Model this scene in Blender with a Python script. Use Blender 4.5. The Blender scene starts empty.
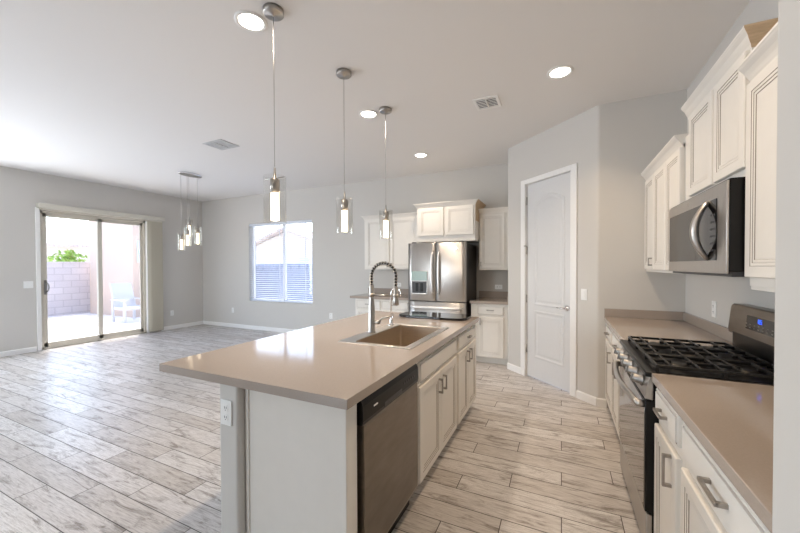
import bpy, bmesh, math, random
from mathutils import Vector, Matrix
random.seed(7)
C = bpy.context.scene.collection
SC = bpy.context.scene
PI = math.pi

# ------------------------------------------------------------------ camera
cd = bpy.data.cameras.new('camera')
cam = bpy.data.objects.new('camera', cd); C.objects.link(cam)
SC.camera = cam
cd.sensor_fit = 'HORIZONTAL'; cd.sensor_width = 36.0
cd.lens = 36.0 * 344.28 / 800.0
cd.shift_y = (270.7157 - 266.5) / 800.0
cd.clip_start = 0.03
yaw, pitch, roll = math.radians(-25.0943), math.radians(-0.7874), math.radians(-0.1902)
cam.matrix_world = (Matrix.Translation((0, 0, 1.425)) @ Matrix.Rotation(-yaw, 4, 'Z')
                    @ Matrix.Rotation(PI / 2 + pitch, 4, 'X') @ Matrix.Rotation(roll, 4, 'Z'))

# ------------------------------------------------------------------ world, sun, exposure
w = bpy.data.worlds.new('sky'); SC.world = w; w.use_nodes = True
nt = w.node_tree; nt.nodes.clear()
sky = nt.nodes.new('ShaderNodeTexSky'); sky.sky_type = 'NISHITA'; sky.sun_disc = False
sky.sun_elevation = math.radians(62); sky.sun_rotation = math.radians(-60)
sky.air_density = 1.0; sky.dust_density = 2.0; sky.ozone_density = 1.0
bg = nt.nodes.new('ShaderNodeBackground'); bg.inputs['Strength'].default_value = 0.7
wo = nt.nodes.new('ShaderNodeOutputWorld')
nt.links.new(sky.outputs[0], bg.inputs[0]); nt.links.new(bg.outputs[0], wo.inputs[0])

sl = bpy.data.lights.new('sun', 'SUN'); sl.energy = 5.0; sl.angle = math.radians(0.6); sl.color = (1, .96, .9)
sun = bpy.data.objects.new('sun', sl); C.objects.link(sun)
sun.rotation_euler = Vector((-.38, .28, .88)).to_track_quat('Z', 'Y').to_euler()

# area lamps added outside the unseen great room windows to boost daylight
def day_area(name, loc, direction, sx, sy, power, col=(.86, .93, 1.0)):
    l = bpy.data.lights.new(name, 'AREA'); l.shape = 'RECTANGLE'; l.size = sx; l.size_y = sy
    l.energy = power; l.color = col
    o = bpy.data.objects.new(name, l); C.objects.link(o); o.location = loc
    o.rotation_euler = Vector(direction).to_track_quat('-Z', 'Z').to_euler()
    return o
day_area('added_daylight_west', (-8.32, .45, 1.45), (1, 0, 0), 2.8, 2.2, 210, (.80, .90, 1.0))
day_area('added_daylight_south', (-4.75, -4.85, 1.45), (0, 1, 0), 2.2, 2.2, 120)

SC.view_settings.view_transform = 'Standard'; SC.view_settings.look = 'None'
SC.view_settings.gamma = 1.0; SC.view_settings.use_curve_mapping = False
SC.view_settings.exposure = 0.2
SC.cycles.use_denoising = True
SC.cycles.max_bounces = 10; SC.cycles.diffuse_bounces = 6; SC.cycles.glossy_bounces = 5
SC.cycles.transparent_max_bounces = 16; SC.cycles.transmission_bounces = 8
SC.cycles.sample_clamp_indirect = 6.0; SC.cycles.caustics_reflective = False; SC.cycles.caustics_refractive = False

# ------------------------------------------------------------------ materials
def lin(r, g, b):
    f = lambda c: (c / 255 / 12.92) if c / 255 <= .04045 else ((c / 255 + .055) / 1.055) ** 2.4
    return (f(r), f(g), f(b), 1)
def mat(name, col, rough=.5, metal=0.0, spec=.5, emit=None, es=0, noise=0, nscale=40, stretch=None, bump=0, coat=0):
    m = bpy.data.materials.new(name); m.use_nodes = True
    t = m.node_tree; b = t.nodes['Principled BSDF']
    b.inputs['Base Color'].default_value = col
    b.inputs['Roughness'].default_value = rough; b.inputs['Metallic'].default_value = metal
    b.inputs['Specular IOR Level'].default_value = spec
    b.inputs['Coat Weight'].default_value = coat
    if emit:
        b.inputs['Emission Color'].default_value = emit; b.inputs['Emission Strength'].default_value = es
    if noise or bump:
        tc = t.nodes.new('ShaderNodeTexCoord'); mp = t.nodes.new('ShaderNodeMapping')
        mp.inputs['Scale'].default_value = stretch or (1, 1, 1)
        n = t.nodes.new('ShaderNodeTexNoise'); n.inputs['Scale'].default_value = nscale; n.inputs['Detail'].default_value = 4
        t.links.new(tc.outputs['Object'], mp.inputs[0]); t.links.new(mp.outputs[0], n.inputs['Vector'])
        if noise:
            r = t.nodes.new('ShaderNodeMapRange')
            r.inputs['To Min'].default_value = 1 - noise; r.inputs['To Max'].default_value = 1 + noise
            r.inputs['From Min'].default_value = .3; r.inputs['From Max'].default_value = .7
            t.links.new(n.outputs[0], r.inputs[0])
            mx = t.nodes.new('ShaderNodeVectorMath'); mx.operation = 'SCALE'
            mx.inputs[0].default_value = col[:3]
            t.links.new(r.outputs[0], mx.inputs['Scale']); t.links.new(mx.outputs[0], b.inputs['Base Color'])
        if bump:
            bp = t.nodes.new('ShaderNodeBump'); bp.inputs['Strength'].default_value = bump; bp.inputs['Distance'].default_value = .002
            t.links.new(n.outputs[0], bp.inputs['Height']); t.links.new(bp.outputs[0], b.inputs['Normal'])
    return m
def glass_mat(name, tint=(1, 1, 1, 1), refl=.35):
    m = bpy.data.materials.new(name); m.use_nodes = True
    t = m.node_tree; t.nodes.clear()
    o = t.nodes.new('ShaderNodeOutputMaterial'); mx = t.nodes.new('ShaderNodeMixShader')
    tr = t.nodes.new('ShaderNodeBsdfTransparent'); tr.inputs[0].default_value = tint
    gl = t.nodes.new('ShaderNodeBsdfGlossy'); gl.inputs['Roughness'].default_value = .02
    lw = t.nodes.new('ShaderNodeLayerWeight'); lw.inputs['Blend'].default_value = .25
    ml = t.nodes.new('ShaderNodeMath'); ml.operation = 'MULTIPLY'; ml.inputs[1].default_value = refl
    t.links.new(lw.outputs['Facing'], ml.inputs[0]); t.links.new(ml.outputs[0], mx.inputs[0])
    t.links.new(tr.outputs[0], mx.inputs[1]); t.links.new(gl.outputs[0], mx.inputs[2]); t.links.new(mx.outputs[0], o.inputs[0])
    return m
def floor_mat():
    m = bpy.data.materials.new('wood_look_plank_tile'); m.use_nodes = True
    t = m.node_tree; b = t.nodes['Principled BSDF']; N = t.nodes.new; L = t.links.new
    def math_(op, a, c=None, d=None):
        n = N('ShaderNodeMath'); n.operation = op
        for i, v in enumerate((a, c, d)):
            if v is None: continue
            if isinstance(v, (int, float)): n.inputs[i].default_value = v
            else: L(v, n.inputs[i])
        return n.outputs[0]
    g = N('ShaderNodeNewGeometry'); sp = N('ShaderNodeSeparateXYZ'); L(g.outputs['Position'], sp.inputs[0])
    X, Y = sp.outputs[0], sp.outputs[1]
    W_, LN = .1555, .915
    yr = math_('DIVIDE', math_('SUBTRACT', Y, 1.975 - W_ * 60), W_)
    row = math_('FLOOR', yr); fy = math_('FRACT', yr)
    # stepped thirds: the row centred at y=2.36 has a joint at x=-0.30
    xr = math_('DIVIDE', math_('ADD', math_('SUBTRACT', X, math_('MULTIPLY', math_('SUBTRACT', row, 62.0), LN / 3)), .30 + LN * 40), LN)
    col = math_('FLOOR', xr); fx = math_('FRACT', xr)
    ey = math_('MULTIPLY', math_('SUBTRACT', .5, math_('ABSOLUTE', math_('SUBTRACT', fy, .5))), W_)
    ex = math_('MULTIPLY', math_('SUBTRACT', .5, math_('ABSOLUTE', math_('SUBTRACT', fx, .5))), LN)
    edge = math_('MINIMUM', ex, ey)
    grout = math_('SUBTRACT', 1.0, math_('SMOOTHSTEP', 0, 1) if False else math_('MINIMUM', math_('MAXIMUM', math_('DIVIDE', math_('SUBTRACT', edge, .0016), .0016), 0.0), 1.0))
    idv = N('ShaderNodeCombineXYZ'); L(row, idv.inputs[0]); L(col, idv.inputs[1])
    wn = N('ShaderNodeTexWhiteNoise'); wn.noise_dimensions = '3D'; L(idv.outputs[0], wn.inputs['Vector'])
    # grain coordinates shifted per plank
    off = N('ShaderNodeVectorMath'); off.operation = 'SCALE'; off.inputs['Scale'].default_value = 37.0; L(wn.outputs['Color'], off.inputs[0])
    pos = N('ShaderNodeVectorMath'); pos.operation = 'ADD'; L(g.outputs['Position'], pos.inputs[0]); L(off.outputs[0], pos.inputs[1])
    def noise(scale, stretch, detail=5, rough=.6, dist=0):
        mp = N('ShaderNodeMapping'); mp.inputs['Scale'].default_value = stretch; L(pos.outputs[0], mp.inputs[0])
        n = N('ShaderNodeTexNoise'); n.inputs['Scale'].default_value = scale; n.inputs['Detail'].default_value = detail
        n.inputs['Roughness'].default_value = rough; n.inputs['Distortion'].default_value = dist
        L(mp.outputs[0], n.inputs['Vector']); return n.outputs[0]
    def ramp(src, *stops):
        r = N('ShaderNodeValToRGB'); e = r.color_ramp.elements
        while len(e) < len(stops): e.new(.5)
        for el, (p, c) in zip(e, stops): el.position = p; el.color = c
        L(src, r.inputs[0]); return r.outputs[0]
    def mix(mode, f, a, c):
        n = N('ShaderNodeMix'); n.data_type = 'RGBA'; n.blend_type = mode
        if isinstance(f, (int, float)): n.inputs[0].default_value = f
        else: L(f, n.inputs[0])
        for s, v in ((6, a), (7, c)):
            if isinstance(v, tuple): n.inputs[s].default_value = v
            else: L(v, n.inputs[s])
        return n.outputs[2]
    grain = noise(9, (1.1, 16, 1), 6, .65, .4)
    base = ramp(grain, (.28, lin(150, 146, 143)), (.44, lin(205, 201, 198)), (.66, lin(229, 227, 225)))
    tone = ramp(wn.outputs['Value'], (0, lin(226, 222, 218)), (.5, lin(243, 241, 240)), (1, lin(255, 255, 255)))
    c = mix('MULTIPLY', 1.0, base, tone)
    worn = noise(3.2, (1.0, 5.5, 1), 7, .72, .8)
    wornm = ramp(worn, (.515, (0, 0, 0, 1)), (.65, (1, 1, 1, 1)))
    c = mix('MIX', math_('MULTIPLY', wornm, .80), c, lin(108, 95, 85))
    crack = noise(5.0, (1.4, 9, 1), 8, .75, 1.6)
    crackm = ramp(crack, (.485, (0, 0, 0, 1)), (.5, (1, 1, 1, 1)), (.515, (0, 0, 0, 1)))
    c = mix('MIX', math_('MULTIPLY', math_('MULTIPLY', crackm, wn.outputs['Value']), .55), c, lin(112, 104, 98))
    c = mix('MIX', grout, c, lin(72, 66, 61))
    L(c, b.inputs['Base Color'])
    rg = math_('ADD', math_('MULTIPLY', grain, .12), .26); rg2 = math_('ADD', rg, math_('MULTIPLY', grout, .4)); L(rg2, b.inputs['Roughness'])
    bp = N('ShaderNodeBump'); bp.inputs['Strength'].default_value = .35; bp.inputs['Distance'].default_value = .002
    h = math_('SUBTRACT', math_('MULTIPLY', grain, .35), grout); L(h, bp.inputs['Height']); L(bp.outputs[0], b.inputs['Normal'])
    return m
def block_mat(name, c1, c2, mortar, scale=1.0, axes='yz'):
    m = bpy.data.materials.new(name); m.use_nodes = True
    t = m.node_tree; b = t.nodes['Principled BSDF']; b.inputs['Roughness'].default_value = .9
    g = t.nodes.new('ShaderNodeNewGeometry'); s = t.nodes.new('ShaderNodeSeparateXYZ'); cb = t.nodes.new('ShaderNodeCombineXYZ')
    t.links.new(g.outputs['Position'], s.inputs[0])
    t.links.new(s.outputs['xyz'.index(axes[0])], cb.inputs[0]); t.links.new(s.outputs['xyz'.index(axes[1])], cb.inputs[1])
    br = t.nodes.new('ShaderNodeTexBrick'); br.inputs['Scale'].default_value = 1.0 / scale
    br.inputs['Brick Width'].default_value = .4; br.inputs['Row Height'].default_value = .2; br.inputs['Mortar Size'].default_value = .012
    br.inputs['Color1'].default_value = c1; br.inputs['Color2'].default_value = c2; br.inputs['Mortar'].default_value = mortar
    t.links.new(cb.outputs[0], br.inputs['Vector']); t.links.new(br.outputs[0], b.inputs['Base Color'])
    return m

M = {}
M['paint'] = mat('greige_wall_paint', lin(206, 203, 198), .75, bump=.08, nscale=90, spec=.3)
M['ceil'] = mat('ceiling_paint', lin(232, 230, 228), .85, bump=.1, nscale=110, spec=.2)
M['trim'] = mat('white_trim_paint', lin(238, 237, 235), .4, noise=.01)
M['door'] = mat('white_door_paint', lin(216, 216, 216), .38, noise=.01)
M['floor'] = floor_mat()
M['cab'] = mat('antique_white_cabinet_paint', lin(230, 226, 219), .42, noise=.012, nscale=14)
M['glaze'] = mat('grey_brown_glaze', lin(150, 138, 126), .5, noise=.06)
M['rawwood'] = mat('bare_wood', lin(208, 182, 150), .65, noise=.12, nscale=8, stretch=(2, 2, 14))
M['quartz'] = mat('taupe_quartz', lin(166, 154, 144), .09, noise=.035, nscale=170, spec=.55)
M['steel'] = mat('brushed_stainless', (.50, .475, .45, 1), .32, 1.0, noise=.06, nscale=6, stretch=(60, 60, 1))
def aniso(m, a, rot=0.0):
    t = m.node_tree; b = t.nodes['Principled BSDF']; b.inputs['Anisotropic'].default_value = a; b.inputs['Anisotropic Rotation'].default_value = rot
    tg = t.nodes.new('ShaderNodeTangent'); tg.direction_type = 'RADIAL'; tg.axis = 'Z'; t.links.new(tg.outputs[0], b.inputs['Tangent'])
aniso(M['steel'], .75, .25)
M['handlesteel'] = mat('satin_handle_steel', (.86, .85, .84, 1), .48, 1.0, noise=.02)
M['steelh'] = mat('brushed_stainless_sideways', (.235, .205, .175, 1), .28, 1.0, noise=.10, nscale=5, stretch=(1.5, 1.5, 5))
M['sinksteel'] = mat('satin_sink_steel', (.66, .58, .49, 1), .30, 1.0, noise=.06, nscale=12, stretch=(1, 12, 12))
M['knobsteel'] = mat('dull_knob_steel', (.34, .33, .32, 1), .38, 1.0, noise=.03)
M['nickel'] = mat('brushed_nickel', (.43, .41, .385, 1), .3, 1.0, noise=.03)
M['pull'] = mat('aged_nickel_pull', (.42, .39, .36, 1), .36, 1.0, noise=.04)
M['chrome'] = mat('chrome', (.78, .78, .8, 1), .12, 1.0, noise=.01)
M['black'] = mat('black_enamel', lin(14, 13, 13), .32, noise=.03, spec=.3)
M['blackglass'] = mat('black_glass', lin(12, 12, 13), .06, noise=.01, spec=.5)
M['ovenglass'] = mat('oven_door_glass', (.22, .195, .175, 1), .05, .85, noise=.01)
M['mwglass'] = mat('microwave_door_glass', (.02, .02, .02, 1), .07, 0, noise=.01)
M['iron'] = mat('cast_iron', lin(24, 23, 22), .42, noise=.1, spec=.55)
M['darkgrey'] = mat('dark_grey_plastic', lin(58, 58, 60), .4, noise=.04)
M['fridgeside'] = mat('charcoal_fridge_side', lin(52, 50, 50), .35, noise=.05, spec=.5)
M['plastic'] = mat('white_plastic', lin(240, 240, 238), .35, noise=.01)
M['slot'] = mat('socket_slot', lin(60, 58, 56), .5, noise=.01)
M['vinyl'] = mat('tan_vinyl_frame', lin(212, 206, 193), .45, noise=.02)
M['vane'] = mat('beige_blind_fabric', lin(184, 178, 162), .8, noise=.05, nscale=60, stretch=(20, 20, 1))
M['valance'] = mat('cream_valance', lin(212, 208, 196), .6, noise=.02)
M['slat'] = mat('white_blind_slat', lin(226, 231, 240), .5, noise=.01)
M['glass'] = glass_mat('clear_glass')
M['pglass'] = glass_mat('pendant_glass', (.93, .92, .90, 1), .6)
M['glow'] = mat('seeded_acrylic_lit', lin(255, 250, 240), .4, emit=lin(255, 236, 205), es=2.6, noise=.05, nscale=120)
M['lens'] = mat('ceiling_light_lens', lin(255, 252, 246), .4, emit=lin(255, 246, 232), es=14, noise=.01)
M['blue'] = mat('blue_display_digits', lin(60, 110, 255), .4, emit=lin(70, 120, 255), es=.7, noise=.01)
M['aqua'] = mat('pale_aqua_dispenser_film', lin(150, 172, 168), .2, noise=.03)
M['gravel'] = mat('pale_gravel', lin(232, 228, 222), .95, noise=.14, nscale=30)
M['block'] = block_mat('grey_block', lin(206, 200, 202), lin(198, 192, 195), lin(184, 178, 181))
M['block_shade'] = block_mat('grey_block_blue_shade', lin(146, 156, 180), lin(140, 150, 174), lin(128, 138, 160), axes='xz')  # bluish shade on the back garden wall put into the block colour
M['stucco'] = mat('tan_stucco', lin(206, 184, 168), .9, noise=.05, nscale=30)
M['stucco2'] = mat('pale_stucco', lin(214, 204, 194), .9, noise=.05, nscale=30)
M['rooftile'] = block_mat('clay_roof_tile', lin(206, 192, 184), lin(188, 174, 168), lin(150, 140, 136), scale=.8, axes='xy')
M['leafgreen'] = mat('bright_green_leaf', lin(140, 170, 84), .7, noise=.2, nscale=20)
M['whitewood'] = mat('white_outdoor_paint', lin(205, 203, 204), .6, noise=.02)
M['winblue'] = mat('pale_blue_window', lin(200, 208, 216), .2, noise=.04)

# ------------------------------------------------------------------ mesh helpers
ROOT = {}
class MB:
    def __init__(s): s.bm = bmesh.new()
    def quad(s, pts, mi=0, smooth=False):
        f = s.bm.faces.new([s.bm.verts.new(p) for p in pts]); f.material_index = mi; f.smooth = smooth; return f
    def box(s, a, b, bev=0, seg=2, mi=0):
        x0, x1 = sorted((a[0], b[0])); y0, y1 = sorted((a[1], b[1])); z0, z1 = sorted((a[2], b[2]))
        v = [s.bm.verts.new(p) for p in ((x0, y0, z0), (x1, y0, z0), (x1, y1, z0), (x0, y1, z0), (x0, y0, z1), (x1, y0, z1), (x1, y1, z1), (x0, y1, z1))]
        fs = [s.bm.faces.new([v[i] for i in q]) for q in ((0, 3, 2, 1), (4, 5, 6, 7), (0, 1, 5, 4), (1, 2, 6, 5), (2, 3, 7, 6), (3, 0, 4, 7))]
        for f in fs: f.material_index = mi
        if bev:
            es = {e for f in fs for e in f.edges}
            r = bmesh.ops.bevel(s.bm, geom=list(es), offset=bev, segments=seg, affect='EDGES', profile=.5, clamp_overlap=True)
            for f in r['faces']: f.material_index = mi; f.smooth = True
        return s
    def loops(s, loops, mis=None, cap0=True, cap1=True, smooth=False, closed=True):
        """loft successive closed loops of equal length"""
        vs = [[s.bm.verts.new(p) for p in lp] for lp in loops]
        n = len(loops[0])
        for k in range(len(loops) - 1):
            for i in range(n if closed else n - 1):
                j = (i + 1) % n
                f = s.bm.faces.new((vs[k][i], vs[k][j], vs[k + 1][j], vs[k + 1][i]))
                f.smooth = smooth
                if mis: f.material_index = mis[k]
        if cap0: f = s.bm.faces.new(list(reversed(vs[0]))); f.material_index = mis[0] if mis else 0
        if cap1: f = s.bm.faces.new(vs[-1]); f.material_index = mis[-1] if mis else 0
        return s
    def prism(s, poly, z0, z1, mi=0, smooth=False):
        return s.loops([[(p[0], p[1], z0) for p in poly], [(p[0], p[1], z1) for p in poly]], [mi, mi], smooth=smooth)
    def lathe(s, prof, c=(0, 0, 0), axis='Z', seg=24, mi=0, cap=True):
        def P(r, h, a):
            x, y = r * math.cos(a), r * math.sin(a)
            p = {'Z': (x, y, h), 'X': (h, x, y), 'Y': (y, h, x)}[axis]
            return (c[0] + p[0], c[1] + p[1], c[2] + p[2])
        lp = [[P(max(r, 1e-5), h, 2 * PI * i / seg) for i in range(seg)] for r, h in prof]
        return s.loops(lp, [mi] * len(lp), cap, cap, smooth=True)
    def tube(s, pts, r, seg=8, mi=0, sx=1.0, up=None):
        pts = [Vector(p) for p in pts]; lp = []
        rs = r if isinstance(r, (list, tuple)) else [r] * len(pts)
        t = (pts[1] - pts[0]).normalized()
        nrm = Vector(up) if up else t.orthogonal().normalized()
        for i, p in enumerate(pts):
            if i == 0: d = pts[1] - pts[0]
            elif i == len(pts) - 1: d = pts[-1] - pts[-2]
            else: d = pts[i + 1] - pts[i - 1]
            d.normalize(); nrm = (nrm - d * nrm.dot(d)).normalized(); b = d.cross(nrm)
            lp.append([tuple(p + (nrm * math.cos(2 * PI * k / seg) * sx + b * math.sin(2 * PI * k / seg)) * rs[i]) for k in range(seg)])
        return s.loops(lp, [mi] * len(lp), smooth=True)
    def build(s, name, m, parent=None, world=False, smooth_all=False):
        me = bpy.data.meshes.new(name)
        bmesh.ops.recalc_face_normals(s.bm, faces=s.bm.faces)
        if smooth_all:
            for f in s.bm.faces: f.smooth = True
        if world and parent is not None:
            s.bm.transform(ROOT[parent.name].inverted())
        s.bm.to_mesh(me); s.bm.free()
        for x in (m if isinstance(m, (list, tuple)) else [m]): me.materials.append(x)
        o = bpy.data.objects.new(name, me); C.objects.link(o)
        if parent is not None:
            o.parent = parent; ROOT[o.name] = ROOT[parent.name]
        else: ROOT[o.name] = Matrix.Identity(4)
        return o
def thing(name, label, cat, loc=(0, 0, 0), rz=0.0, group=None):
    o = bpy.data.objects.new(name, None); C.objects.link(o)
    o.location = loc; o.rotation_euler = (0, 0, rz); o.empty_display_size = .1
    o['label'] = label; o['category'] = cat
    if group: o['group'] = group
    ROOT[o.name] = Matrix.Translation(loc) @ Matrix.Rotation(rz, 4, 'Z')
    return o
def tag(o, label, cat, group=None):
    o['label'] = label; o['category'] = cat
    if group: o['group'] = group
    return o
def struct(o):
    o['kind'] = 'structure'; return o
def sempty(name, loc=(0, 0, 0), rz=0):
    o = bpy.data.objects.new(name, None); C.objects.link(o); o.location = loc; o.rotation_euler = (0, 0, rz)
    o['kind'] = 'structure'; ROOT[o.name] = Matrix.Translation(loc) @ Matrix.Rotation(rz, 4, 'Z'); return o
def copy_tree(o, loc, label, rz=None, group=None):
    c = o.copy(); C.objects.link(c); c.location = loc; c['label'] = label
    if rz is not None: c.rotation_euler = (0, 0, rz)
    if group: c['group'] = group
    ROOT[c.name] = Matrix.Translation(loc) @ Matrix.Rotation(c.rotation_euler[2], 4, 'Z')
    for ch in o.children:
        d = ch.copy(); C.objects.link(d); d.parent = c; ROOT[d.name] = ROOT[c.name]
        for g in ch.children:
            e = g.copy(); C.objects.link(e); e.parent = d
    return c
def rrect(x0, x1, y0, y1, r, n=6):
    pts = []
    for cx, cy, a0 in ((x1 - r, y1 - r, 0), (x0 + r, y1 - r, PI / 2), (x0 + r, y0 + r, PI), (x1 - r, y0 + r, 1.5 * PI)):
        for i in range(n + 1):
            a = a0 + PI / 2 * i / n; pts.append((cx + r * math.cos(a), cy + r * math.sin(a)))
    return pts
def arc_corner(p, d_in, d_out, r, n=6):
    """rounded corner at p, arriving along d_in, leaving along d_out"""
    p = Vector(p); a = p - Vector(d_in).normalized() * r; b = p + Vector(d_out).normalized() * r
    return [tuple(a * (1 - t) ** 2 + p * 2 * t * (1 - t) + b * t * t) for t in [i / n for i in range(n + 1)]]

# ------------------------------------------------------------------ room shell
H = 3.03
XL, YB, YT, XW = -8.04, 5.65, 3.985, 1.037
P1 = Vector((.3325, 3.985)); P2 = Vector((-.6646, 4.9314))
struct(MB().box((-8.2, -4.7, -.12), (2.8, 5.8, 0)).build('floor', M['floor']))
struct(MB().box((-8.2, -4.7, H), (2.8, 5.8, H + .12)).build('ceiling', M['ceil']))
# left wall: sliding door opening, and a big unseen window added further back
SD0, SD1, SDH = 2.715, 4.40, 2.41
m = MB()
for a, b in (((-8.19, -4.7, 0), (XL, -1.0, H)), ((-8.19, -1.0, 0), (XL, 1.9, .35)), ((-8.19, -1.0, 2.55), (XL, 1.9, H)),
             ((-8.19, 1.9, 0), (XL, SD0, H)), ((-8.19, SD0, SDH), (XL, SD1, H)), ((-8.19, SD1, 0), (XL, 5.8, H))):
    m.box(a, b)
struct(m.build('wall_left', M['paint']))
WX0, WX1, WZ0, WZ1 = -6.44, -4.635, .64, 2.39
m = MB()
for a, b in (((-8.04, YB, 0), (WX0, 5.8, H)), ((WX1, YB, 0), (-.60, 5.8, H)), ((WX0, YB, 0), (WX1, 5.8, WZ0)), ((WX0, YB, WZ1), (WX1, 5.8, H))):
    m.box(a, b)
struct(m.build('wall_back', M['paint']))
struct(MB().box((.46, YT, 0), (1.16, YT + .12, H)).build('wall_end', M['paint']))
struct(MB().box((XW, .80, 0), (XW + .12, YT, H)).build('wall_right', M['paint']))
st = arc_corner((.357, .88), (0, 1), (1, 0), .018) + [(1.10, .88), (1.10, .70)] + arc_corner((.357, .70), (-1, 0), (0, 1), .018)
struct(MB().prism(st, 0, H).build('wall_stub', M['paint']))
struct(MB().box((1.1, .70, 0), (2.8, .88, H)).build('wall_hall', M['paint']))
struct(MB().box((2.65, -4.7, 0), (2.8, .70, H)).build('wall_side', M['paint']))
m = MB()
for a, b in (((-8.04, -4.7, 0), (-5.9, -4.55, H)), ((-5.9, -4.7, 0), (-3.6, -4.55, .3)), ((-5.9, -4.7, 2.55), (-3.6, -4.55, H)), ((-3.6, -4.7, 0), (2.65, -4.55, H))):
    m.box(a, b)
struct(m.build('wall_rear', M['paint']))
# angled pantry wall with its door opening
e = (P1 - P2).normalized(); nI = Vector((-e.y, e.x)) * 1.0          # nI points into the pantry
if nI.y < 0: nI = -nI
PS = (P1 - P2).length
def PW(s, d=0): return tuple(P2 + e * s + nI * d)
s0, s1, dtop = .335, 1.062, 2.47
m = MB()
left = [PW(s0), PW(s0, .12), (P2.x + .12, P2.y + .16), (P2.x + .12, YB), (P2.x, YB)] + arc_corner(P2, (0, -1), e, .018)
m.prism(left, 0, H)
right = [PW(s1)] + arc_corner(P1, e, (1, 0), .018) + [(.46, YT), (.46, YT + .12), PW(PS - .05, .12), PW(s1, .12)]
m.prism(right, 0, H)
m.prism([PW(s0), PW(s1), PW(s1, .12), PW(s0, .12)], dtop, H)
struct(m.build('wall_pantry', M['paint']))

# baseboards
def board(name, pts, h=.085, t=.014):
    m = MB()
    for (a, b) in pts:
        a, b = Vector(a), Vector(b); d = (b - a).normalized(); n = Vector((d.y, -d.x))   # room lies to the right of a->b
        lp = [[tuple(p) + (0,), tuple(p + n * t) + (0,), tuple(p + n * t) + (h - .012,), tuple(p + n * t * .5) + (h,), tuple(p) + (h,)] for p in (a, b)]
        m.loops(lp)
    return struct(m.build(name, M['trim']))
board('baseboard_left', [((XL, .2), (XL, SD0 - .065)), ((XL, 4.66), (XL, YB))])
board('baseboard_back', [((XL, YB), (-3.24, YB))])
board('baseboard_pantry', [(PW(.005), PW(.262)), (PW(1.135), PW(PS))])
board('baseboard_end', [((P1.x, YT), (.415, YT))])
board('baseboard_stub', [((.357, .88), (.357, .70)), ])

# ------------------------------------------------------------------ sliding glass door (left wall)
d1 = sempty('door_1')
m = MB(); f0, f1 = -8.165, -8.095
for a, b in (((f0, SD0, 0), (f1, SD0 + .05, SDH)), ((f0, SD1 - .05, 0), (f1, SD1, SDH)), ((f0, SD0, SDH - .05), (f1, SD1, SDH)), ((f0, SD0, 0), (f1, SD1, .035))):
    m.box(a, b, .004)
m.build('door_frame', M['vinyl'], d1)
def sash(y0, y1, x0, x1, nm, wl, wr):
    m = MB()
    for a, b in (((x0, y0, .035), (x1, y0 + wl, SDH - .05)), ((x0, y1 - wr, .035), (x1, y1, SDH - .05)), ((x0, y0, SDH - .11), (x1, y1, SDH - .05)), ((x0, y0, .035), (x1, y1, .11))):
        m.box(a, b, .004)
    o = m.build(nm, M['vinyl'], d1)
    MB().box(((x0 + x1) / 2 - .004, y0 + wl, .11), ((x0 + x1) / 2 + .004, y1 - wr, SDH - .11)).build('pane', M['glass'], o)
    return o
sl1 = sash(SD0 + .05, 3.62, -8.125, -8.098, 'sliding_panel', .055, .07)
sash(3.55, SD1 - .05, -8.16, -8.13, 'fixed_panel', .07, .05)
m = MB().box((-8.098, SD0 + .06, .95), (-8.085, SD0 + .095, 1.2), .004)
m.tube([(-8.085, SD0 + .08, .98), (-8.05, SD0 + .10, 1.02), (-8.045, SD0 + .11, 1.07), (-8.05, SD0 + .10, 1.13), (-8.085, SD0 + .08, 1.17)], .011)
m.build('handle', M['knobsteel'], sl1)
struct(MB().box((XL - .02, SD0 - .055, 0), (XL + .02, SD0 + .0, SDH + .03), .004).build('trim_1', M['trim']))
struct(MB().box((XL - .15, SD1 - .012, 0), (XL + .004, SD1 + .02, SDH), .003).build('trim_2', M['trim']))
# vertical blind: valance and stacked vanes
vb = thing('vertical_blind', 'beige vertical blind stacked open beside the sliding glass door under a cream valance', 'blind', (XL, 3.68, 0))
MB().box((XL, 2.67, 2.425), (XL + .11, 4.70, 2.505), .006).build('valance', M['valance'], vb, True)
MB().box((XL + .03, 2.70, 2.40), (XL + .07, 4.66, 2.425)).build('track', M['vinyl'], vb, True)
for k in range(15):
    y = 4.385 + k * .0145; mm = MB(); lp = []
    for z in (.03, 2.40):
        f_ = [(XL + .030 + .040 * t + .008 * math.sin(PI * t), y + .080 * t) for t in (0, .25, .5, .75, 1)]
        lp.append([(a, b, z) for a, b in f_] + [(a - .0012, b, z) for a, b in reversed(f_)])
    mm.loops(lp).build('vane', M['vane'], vb, True)

# ------------------------------------------------------------------ window in the back wall with its horizontal blind
w1 = sempty('window_1')
m = MB(); y0, y1 = 5.735, 5.79
for a, b in (((WX0, y0, WZ0), (WX0 + .05, y1, WZ1)), ((WX1 - .05, y0, WZ0), (WX1, y1, WZ1)), ((WX0, y0, WZ1 - .05), (WX1, y1, WZ1)), ((WX0, y0, WZ0), (WX1, y1, WZ0 + .05)), ((-5.51, y0, WZ0), (-5.45, y1, WZ1))):
    m.box(a, b, .003)
m.build('window_frame', M['trim'], w1)
MB().box((WX0 + .05, 5.762, WZ0 + .05), (-5.51, 5.768, WZ1 - .05)).build('pane', M['glass'], w1)
MB().box((-5.45, 5.762, WZ0 + .05), (WX1 - .05, 5.768, WZ1 - .05)).build('pane', M['glass'], w1)
hb = thing('horizontal_blind', 'white horizontal slat blind lowered with open slats in the back wall window', 'blind', (-5.54, 5.69, WZ0))
MB().box((WX0 + .006, 5.655, WZ1 - .055), (WX1 - .006, 5.715, WZ1 - .004), .004).build('headrail', M['slat'], hb, True)
m = MB(); n = 38; zt, zb = WZ1 - .08, WZ0 + .05
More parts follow.
